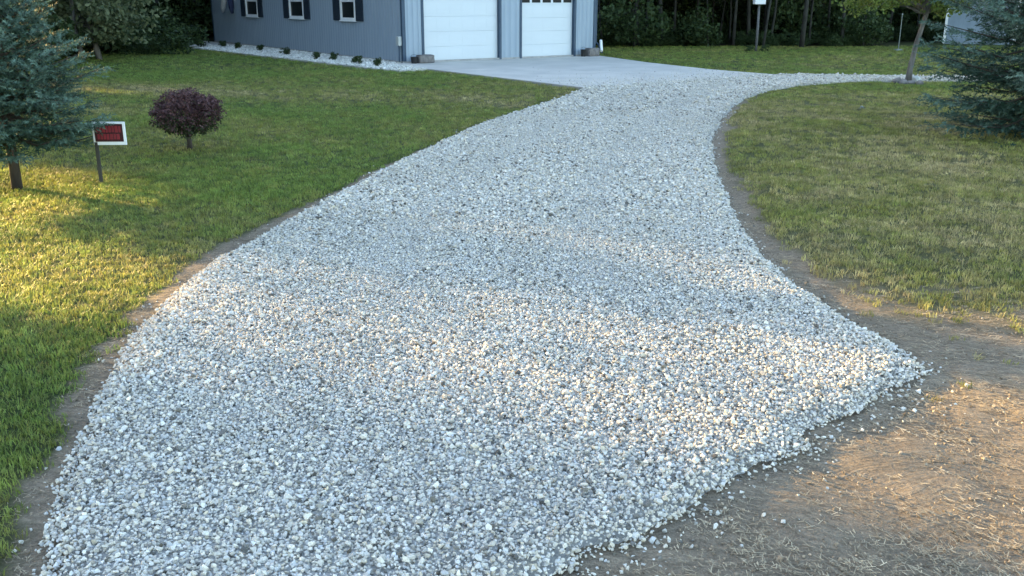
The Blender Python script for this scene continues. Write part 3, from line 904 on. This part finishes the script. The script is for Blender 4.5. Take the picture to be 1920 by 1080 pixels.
spruce('blue_spruce', (8.55, 14.75, 0), 6.2, 2.35, .18, 12, ((.020, .050, .034), (.150, .240, .195)), 'large blue spruce with drooping branches at the right edge', twig=.24, lev=.17, nbr=14, needle=.055, nper=22)

# ------------------------------------------------------------------ purple shrub
def purple_shrub():
    r = np.random.default_rng(21)
    root = empty('purple_shrub', (-4.72, 13.75, 0)); tag(root, 'round purple-leaved shrub on a short trunk in the left lawn', 'shrub')
    tb = MB()
    tb.tube([(0, 0, -.03), (.005, 0, .10), (-.005, 0, .22)], [.045, .036, .035], 8)
    c = ellipsoid_clumps(330, (0, 0, .51), (.48, .48, .34), r, .35, .20)
    c = np.concatenate([c, ellipsoid_clumps(22, (0, 0, .52), (.52, .52, .39), r, .85, .2)])
    c = c[(c[:, 2] > .2)]
    for k in range(16): limb_mesh(tb, (0, 0, .18), c[k], .02, .006, r)
    tb.build('trunk', M['bark'], root, smooth=True)
    pts = clump_points(c, r.uniform(.05, .10, len(c)), 40, r)
    hi = pts[:, 2] + r.normal(0, .12, len(pts)) > .42
    V, Fq = leaf_quads(pts[hi], .040, r); link_mesh('crown', np_mesh('crown', V, Fq), M['plum'], root)
    V, Fq = leaf_quads(pts[~hi], .038, r); link_mesh('lower_leaves', np_mesh('lower_leaves', V, Fq), M['plum_green'], root)
purple_shrub()

# ------------------------------------------------------------------ yard sign
sg = empty('yard_sign', (-4.90, 11.08, 0), 0.04)
tag(sg, 'red and black yard sign with white border on a dark stake', 'sign')
MB().box(-.019, .019, -.015, .015, -.1, .50, .003).build('stake', M['stake'], sg)
MB().box(-.025, .355, -.012, -.004 + .016, .465, .735, .004).build('board', M['white'], sg)
MB().box(.0, .328, -.0165, -.0125, .505, .712).build('dark_field', M['sign_dark'], sg)
for k, (z0, z1, x0, x1) in enumerate([(.612, .690, .02, .305), (.530, .598, .03, .29)]):
    rr = np.random.default_rng(90 + k); x = x0; mb = MB()
    while x < x1:
        w = rr.uniform(.022, .036)
        mb.box(x, min(x + w, x1), -.0195, -.017, z0 + rr.uniform(0, .004), z1 - rr.uniform(0, .004)); x += w + .009
    mb.build('faded_print', M['red'], sg)

# ------------------------------------------------------------------ small dark plants in the stone bed
spots = [(-13.2, 44.2, .30), (-11.99, 42.38, .30), (-10.56, 40.62, .32), (-8.89, 37.87, .42), (-7.07, 34.83, .30), (-6.36, 34.40, .30), (-5.18, 32.23, .36), (-4.32, 30.95, .27)]
where = ['at its far left end', 'second from the far left end', 'third from the far left end', 'the widest of the row, mid wall', 'left one of the close pair', 'right one of the close pair', 'second from the building corner', 'nearest the building corner']
for k, (x, y, w) in enumerate(spots):
    r = np.random.default_rng(400 + k)
    root = empty('small_bush', (x, y, .03))
    tag(root, 'small dark bush in the pale stone bed, ' + where[k], 'bush', 'small bushes along the side wall')
    c = ellipsoid_clumps(26, (0, 0, .11), (w * .5, w * .5, .11), r, .2, .02)
    V, Fq = leaf_quads(clump_points(c, np.full(len(c), .07), 26, r), .05, r)
    link_mesh('foliage', np_mesh('foliage', V, Fq), M['leaf_dark'], root)
    tb = MB()
    for q in range(4): limb_mesh(tb, (0, 0, -.03), c[q], .010, .004, r)
    tb.build('stems', M['bark'], root)

# ------------------------------------------------------------------ young tree on the right with stones at its foot
def young_tree():
    r = np.random.default_rng(31)
    root = empty('young_tree', (10.42, 25.2, 0)); tag(root, 'young leaning light-green tree with stones round its foot at lane end', 'tree')
    tb = MB()
    spine = [(0, 0, -.05), (.02, .02, .35), (.10, .02, 1.0), (.26, 0, 1.75), (.34, .02, 2.6), (.30, 0, 3.6)]
    tb.tube(spine, [.10, .072, .062, .055, .042, .02], 9)
    tr = tb.mesh('trunk', True); link_mesh('trunk', tr, M['bark_pale'], root)
    c = np.concatenate([ellipsoid_clumps(70, (.1, 0, 2.95), (1.7, 1.5, 1.1), r, .25), ellipsoid_clumps(26, (-1.1, -.1, 2.15), (1.1, .8, .38), r, .2), ellipsoid_clumps(14, (.75, -.1, 2.05), (.55, .6, .3), r, .2)])
    lb = MB()
    for k in list(range(0, 24)) + list(range(70, 84)) + list(range(96, 102)): limb_mesh(lb, spine[3] if k % 2 else spine[4], c[k], .024, .006, r)
    lb.build('branches', M['bark_pale'], root)
    V, Fq = leaf_quads(clump_points(c, r.uniform(.2, .36, len(c)), 70, r), .10, r)
    link_mesh('crown', np_mesh('crown', V, Fq), M['leaf_light'], root)
young_tree()
r = np.random.default_rng(33)
ROCK_S = 0.95
rock_where = ['dark rock left of the young tree trunk', 'flat pale rock right of the young tree trunk', 'dark rock before the foot of the young tree', 'small grey rock right before the young tree', 'small grey rock left before the young tree']
for k, (dx, dy, s, pale) in enumerate([(-.26, .10, .13, 0), (.26, .25, .17, 1), (-.06, -.32, .10, 0), (.14, -.42, .10, 0), (-.24, -.30, .12, 0)]):
    bm = bmesh.new(); bmesh.ops.create_icosphere(bm, subdivisions=2, radius=1)
    for v in bm.verts: v.co *= 1 + .28 * math.sin(v.co.x * 3 + k) * math.cos(v.co.y * 2.4 + 2 * k) + r.normal(0, .04)
    s *= ROCK_S
    for v in bm.verts: v.co = Vector((v.co.x * s, v.co.y * s * .8, v.co.z * s * .75 + s * .45))
    me = bpy.data.meshes.new('rock'); bm.to_mesh(me); bm.free()
    tag(link_mesh('rock', me, M['grey_box'] if pale else M['stone_block'], None, (10.42 + dx, 25.2 + dy, 0)), rock_where[k], 'rock', 'rocks round the young tree')
bm = bmesh.new(); bmesh.ops.create_icosphere(bm, subdivisions=2, radius=1)
for v in bm.verts: v.co = Vector((v.co.x * .065, v.co.y * .05, v.co.z * .05)) * (1 + .3 * math.sin(v.co.x * 4 + v.co.z * 3))
me = bpy.data.meshes.new('pale_stone'); bm.to_mesh(me); bm.free()
tag(link_mesh('pale_stone', me, M['post_white'], None, (6.89, 18.7, .06)), 'single small pale stone lying alone in the right lawn', 'stone')

# ------------------------------------------------------------------ pole with white box, white post, shed
pl = empty('birdhouse_pole', (10.35, 41.05, 0)); tag(pl, 'thin grey pole with a white box on top before the wood', 'pole')
MB().tube([(0, 0, -.1), (.01, 0, 1.0), (.0, 0, 1.98)], [.055, .05, .045], 10).build('pole', M['post_grey'], pl, smooth=True)
bx = MB().box(-.22, .22, -.2, .2, 1.93, 2.40, .01).build('box', M['white'], pl)
rb = MB(); rb.bm.faces.new([rb.bm.verts.new(c) for c in ((-.30, -.27, 2.38), (.30, -.27, 2.38), (0, -.27, 2.62))])
for s in (-1, 1):
    rb.bm.faces.new([rb.bm.verts.new(c) for c in ((s * .30, -.27, 2.40), (0, -.27, 2.63), (0, .27, 2.63), (s * .30, .27, 2.40))])
rb.bm.faces.new([rb.bm.verts.new(c) for c in ((-.30, .27, 2.38), (.30, .27, 2.38), (0, .27, 2.62))])
rb.build('roof', M['roof'], bx)
MB().tube([(0, -.203, 2.18), (0, -.215, 2.18)], [.045, .045], 12).build('entrance', M['black'], bx)
for k, (dx, lab) in enumerate([(-.30, 'dark low plant left of the pole foot'), (.36, 'dark low plant right of the pole foot')]):
    r = np.random.default_rng(500 + k)
    c = ellipsoid_clumps(16, (0, 0, .10), (.2, .2, .12), r, .2, .02)
    V, Fq = leaf_quads(clump_points(c, np.full(len(c), .07), 22, r), .06, r)
    tag(link_mesh('low_plant', np_mesh('low_plant', V, Fq), M['leaf_dark'], None, (10.35 + dx, 40.9, 0)), lab + ' before the wood', 'plant', 'plants at the pole foot')
wp = empty('white_post', (16.74, 41.92, 0)); tag(wp, 'thin pale post behind the young tree near the wood', 'post')
MB().tube([(0, 0, -.1), (.0, 0, 1.5)], [.018, .016], 8).build('shaft', M['post_white'], wp)
MB().box(-.14, .14, -.14, .14, -.02, .07, .01).build('foot_plate', M['post_white'], wp)
MB().tube([(0, 0, 1.49), (0, 0, 1.56)], [.04, .02], 8).build('cap', M['post_white'], wp)

sh = empty('shed', (21.75, 48.9, 0), math.radians(-27)); tag(sh, 'small pale blue shed by the wood behind the right spruce', 'shed')
MB().box(0, 3.2, 0, 2.6, 0, 2.2).build('wall', M['shed_wall'], sh)
for k in range(16):
    MB().box(.005 + k * .2, .19 + k * .2, -.016, -.002, .06, 2.18, .003).build('board', M['shed_wall'], sh)
for x in (-.03, 3.11): MB().box(x, x + .12, -.03, .09, .02, 2.2, .004).build('corner_trim', M['white'], sh)
rs = MB()
for s in (-1, 1):
    ze = 2.12; zr = 3.0; ye = 1.3 + s * 1.6
    vs = [(-.2, 1.3, zr), (-.2, ye, ze), (3.4, ye, ze), (3.4, 1.3, zr)]
    hi = [rs.bm.verts.new((x, y, z + .05)) for x, y, z in vs]; lo = [rs.bm.verts.new(c) for c in vs]
    rs.bm.faces.new(hi); rs.bm.faces.new(lo[::-1])
    for i in range(4): rs.bm.faces.new((lo[i], lo[(i + 1) % 4], hi[(i + 1) % 4], hi[i]))
for x in (0, 3.2): rs.bm.faces.new([rs.bm.verts.new(c) for c in ((x, 0, 2.15), (x, 2.6, 2.15), (x, 1.3, 2.98))])
rs.build('roof', M['roof'], sh)
dd = MB().box(1.1, 2.0, -.032, -.018, .08, 1.95, .004).build('door', M['shed_wall'], sh)
MB().tube([(1.9, -.035, 1.0), (1.9, -.075, 1.0)], [.02, .03], 8).build('handle', M['black'], dd)

# ------------------------------------------------------------------ the wood
def tree_proto(seed, h, zc, rc, tr, nclump, per, leaf, bark, lm, lean=.0, low=0):
    r = np.random.default_rng(seed)
    tb = MB()
    px = [0, lean * .2 + r.normal(0, .05), lean * .5 + r.normal(0, .08), lean + r.normal(0, .1), lean]
    py = [0] + list(r.normal(0, .08, 4))
    sp = [(px[k], py[k], z) for k, z in enumerate((-.1, h * .15, h * .4, h * .65, h * .92))]
    tb.tube(sp, [tr * 1.35, tr, tr * .85, tr * .6, tr * .2], 9)
    c = ellipsoid_clumps(nclump, (lean, 0, (zc + h) / 2), (rc, rc, (h - zc) / 2), r, .2)
    if low: c = np.concatenate([c, ellipsoid_clumps(low, (lean * .3, 0, zc * .62), (rc * .8, rc * .8, zc * .42), r, .2, .5)])
    for k in range(0, nclump, 6): limb_mesh(tb, sp[2] if k % 4 else sp[3], c[k], tr * .38, tr * .08, r, .03, 5)
    for k in range(nclump, len(c), 3): limb_mesh(tb, sp[1], c[k], tr * .3, tr * .07, r, .03, 5)
    trunk = tb.mesh('trunk', True); trunk.materials.append(bark)
    V, Fq = leaf_quads(clump_points(c, r.uniform(.5, .9, len(c)), per, r), leaf, r)
    crown = np_mesh('crown', V, Fq); crown.materials.append(lm)
    return trunk, crown
PROTO = [tree_proto(600, 11, 3.0, 2.4, .060, 66, 64, .30, M['bark_wood'], M['leaf_dark']),
         tree_proto(601, 12, 3.4, 2.6, .085, 66, 64, .32, M['bark_wood'], M['leaf_dark'], .5),
         tree_proto(602, 10, 2.7, 2.2, .050, 66, 64, .28, M['bark_wood'], M['leaf_dark'], .9),
         tree_proto(603, 13, 3.4, 2.8, .105, 70, 64, .34, M['bark_wood'], M['leaf_dark'], -.4),
         tree_proto(604, 9, 2.4, 2.6, .085, 60, 90, .20, M['bark_pale'], M['leaf_mid'], .3, 26),
         tree_proto(605, 11, 1.6, 2.8, .13, 90, 70, .28, M['bark_wood'], M['leaf_dark'], 0, 40),
         tree_proto(606, 5.1, 3.85, 1.6, .06, 22, 46, .16, M['bark_wood'], M['leaf_dark']),  # thin crown, its height set to filter the sun reaching the gravel
         tree_proto(607, 10, 2.0, 2.0, .045, 60, 64, .20, M['bark_wood'], M['leaf_dark'], .6, 20)]
def place_tree(name, p, loc, rz, s, label, group):
    o = empty(name, loc, rz); o.scale = (s, s, s); tag(o, label, 'tree', group)
    link_mesh('trunk', PROTO[p][0], None, o); link_mesh('crown', PROTO[p][1], None, o)
    return o
r = np.random.default_rng(44)
wood = []
def try_add(x, y, dmin):
    for (a, b_) in wood:
        if (a - x) ** 2 + (b_ - y) ** 2 < dmin * dmin: return False
    wood.append((x, y)); return True
cnt = 0
for k in range(2200):
    x, y = r.uniform(1.5, 44), r.uniform(43.8, 66)
    if y < 45 + 6.5 * float(sstep(16, 20, x)) or cnt > 110: continue
    if abs(x - 22.5) < 3.2 and y < 53: continue
    if try_add(x, y, 1.15 if y < 50 else 2.2):
        cnt += 1
        place_tree('wood_tree', int(r.choice([0, 1, 2, 3, 0, 7])), (x, y, 0), r.uniform(0, 6.28), r.uniform(.7, 1.2),
                   'slim dark tree in the shaded wood behind the right lawn', 'trees of the wood on the right')
place_tree('leaning_tree', 2, (11.4, 44.0, 0), 0.3, 1.0, 'pale leaning slim trunk right of the pole with white box', None)
# left wood, running from behind the building towards the viewer
SUNN = np.array((.523, .852))
cnt = 0
for k in range(3000):
    x, y = r.uniform(-44, -12.5), r.uniform(2, 62)
    edge = (-.31 * y - 3.6) if y > 36 else (-14.8 - 2.5 * (1 - float(sstep(26, 34, y))))
    if x > edge: continue
    if y < 46 and x < edge - 14: continue
    s = x * SUNN[0] + y * SUNN[1]
    if 1.25 < s < 8.4: continue
    if cnt > 120: break
    if try_add(x, y, 2.0):
        cnt += 1
        place_tree('wood_tree', int(r.choice([3, 4, 5, 5, 1])), (x, y, 0), r.uniform(0, 6.28), r.uniform(.8, 1.1),
                   'unseen leafy tree added in the left wood to trim the sun strip', 'trees of the wood on the left')
for k in range(400):  # trees added behind the building to keep sun off the right wood's trunks
    x, y = r.uniform(-24, 8), r.uniform(50, 70)
    u_, v_ = (x - BLD[0]) * BU[0] + (y - BLD[1]) * BU[1], (x - BLD[0]) * BV[0] + (y - BLD[1]) * BV[1]
    if (-3.5 < u_ < 11.5 and v_ < 24.5) or (x > 1.5 and y < 66): continue
    if try_add(x, y, 2.6):
        place_tree('wood_tree', int(r.choice([1, 3, 5, 5])), (x, y, 0), r.uniform(0, 6.28), r.uniform(.9, 1.1),
                   'unseen leafy tree added in the left wood to trim the sun strip', 'trees of the wood on the left')
for (s_, t_) in [(9.6, 30), (11.8, 27), (10.6, 34), (13, 33), (-.6, 27), (-2.2, 31), (1.15, 25)]:  # unseen trees added to narrow the sunlit strip and stop a stray streak
    place_tree('wood_tree', 5, (.523 * s_ - .852 * t_, .852 * s_ + .523 * t_, 0), s_, 1.0,
               'unseen leafy tree added in the left wood to trim the sun strip', 'trees of the wood on the left')
for (x, y) in [(-20, 58), (-23, 61), (-21.8, 55.5), (-25.5, 58), (-18, 62)]:
    place_tree('wood_tree', 5, (x, y, 0), x, 1.05, 'unseen leafy tree added in the left wood to trim the sun strip', 'trees of the wood on the left')
place_tree('gap_shade_tree', 6, (-18.9, 17.1, 0), 1.0, 1.0, 'unseen sparse tree added in the left wood gap to dapple the sun', None)  # added out of view to weaken the sun band on the gravel
place_tree('grey_green_tree', 4, (-15.75, 35.46, 0), 2.0, .95, 'grey-green leafy tree with a pale trunk at the lawn edge left', None)

# undergrowth
def bush_mesh(seed):
    r = np.random.default_rng(seed)
    c = ellipsoid_clumps(26, (0, 0, .45), (.7, .7, .5), r, .2, .05)
    V, Fq = leaf_quads(clump_points(c, np.full(len(c), .24), 60, r), .10, r)
    return np_mesh('bush', V, Fq)
UNDER = variant_collection('bush_variant', [bush_mesh(700 + k) for k in range(4)], M['leaf_dark'])
up = []; us = []
for k in range(900):
    x, y = r.uniform(1.5, 48), r.uniform(44.2, 80)
    if y < 45.5 + 6.5 * float(sstep(16, 20, x)): continue
    if abs(x - 22.6) < 2.6 and y < 52: continue
    up.append((x, y, -.05)); us.append(r.uniform(.35, .95) if y < 56 else r.uniform(1.2, 2.8))
for k in range(90):
    up.append((r.uniform(-5, 60), r.uniform(72, 82), -.05)); us.append(r.uniform(2.5, 4.5))
for k in range(700):
    x, y = r.uniform(-40, -12.5), r.uniform(2, 60)
    edge = (-.31 * y - 1.5) if y > 38 else (-13.3 - 2.5 * (1 - float(sstep(26, 34, y))))
    s = x * SUNN[0] + y * SUNN[1]
    if x > edge or 3.0 < s < 6.4 or ((x + 15.2) ** 2 + (y - 34.2) ** 2 < 3.2 ** 2): continue
    up.append((x, y, -.05)); us.append(r.uniform(.6, 1.5) if x > edge - 4 else r.uniform(1.4, 2.8))
for k in range(150):
    q, y = r.uniform(-.66, -.22), r.uniform(60, 72)
    up.append((q * y, y, -.05)); us.append(r.uniform(3.0, 5.0))
n = len(up); us = np.array(us)
scatter('undergrowth', up, np.stack([np.zeros(n), np.zeros(n), r.uniform(0, 6.28, n)], 1), us[:, None] * np.array((1.2, 1.2, 1.0)),
        np.ones((n, 3)), r.integers(0, 4, n), UNDER, 'dark leafy undergrowth between the trees of the wood', 'undergrowth')
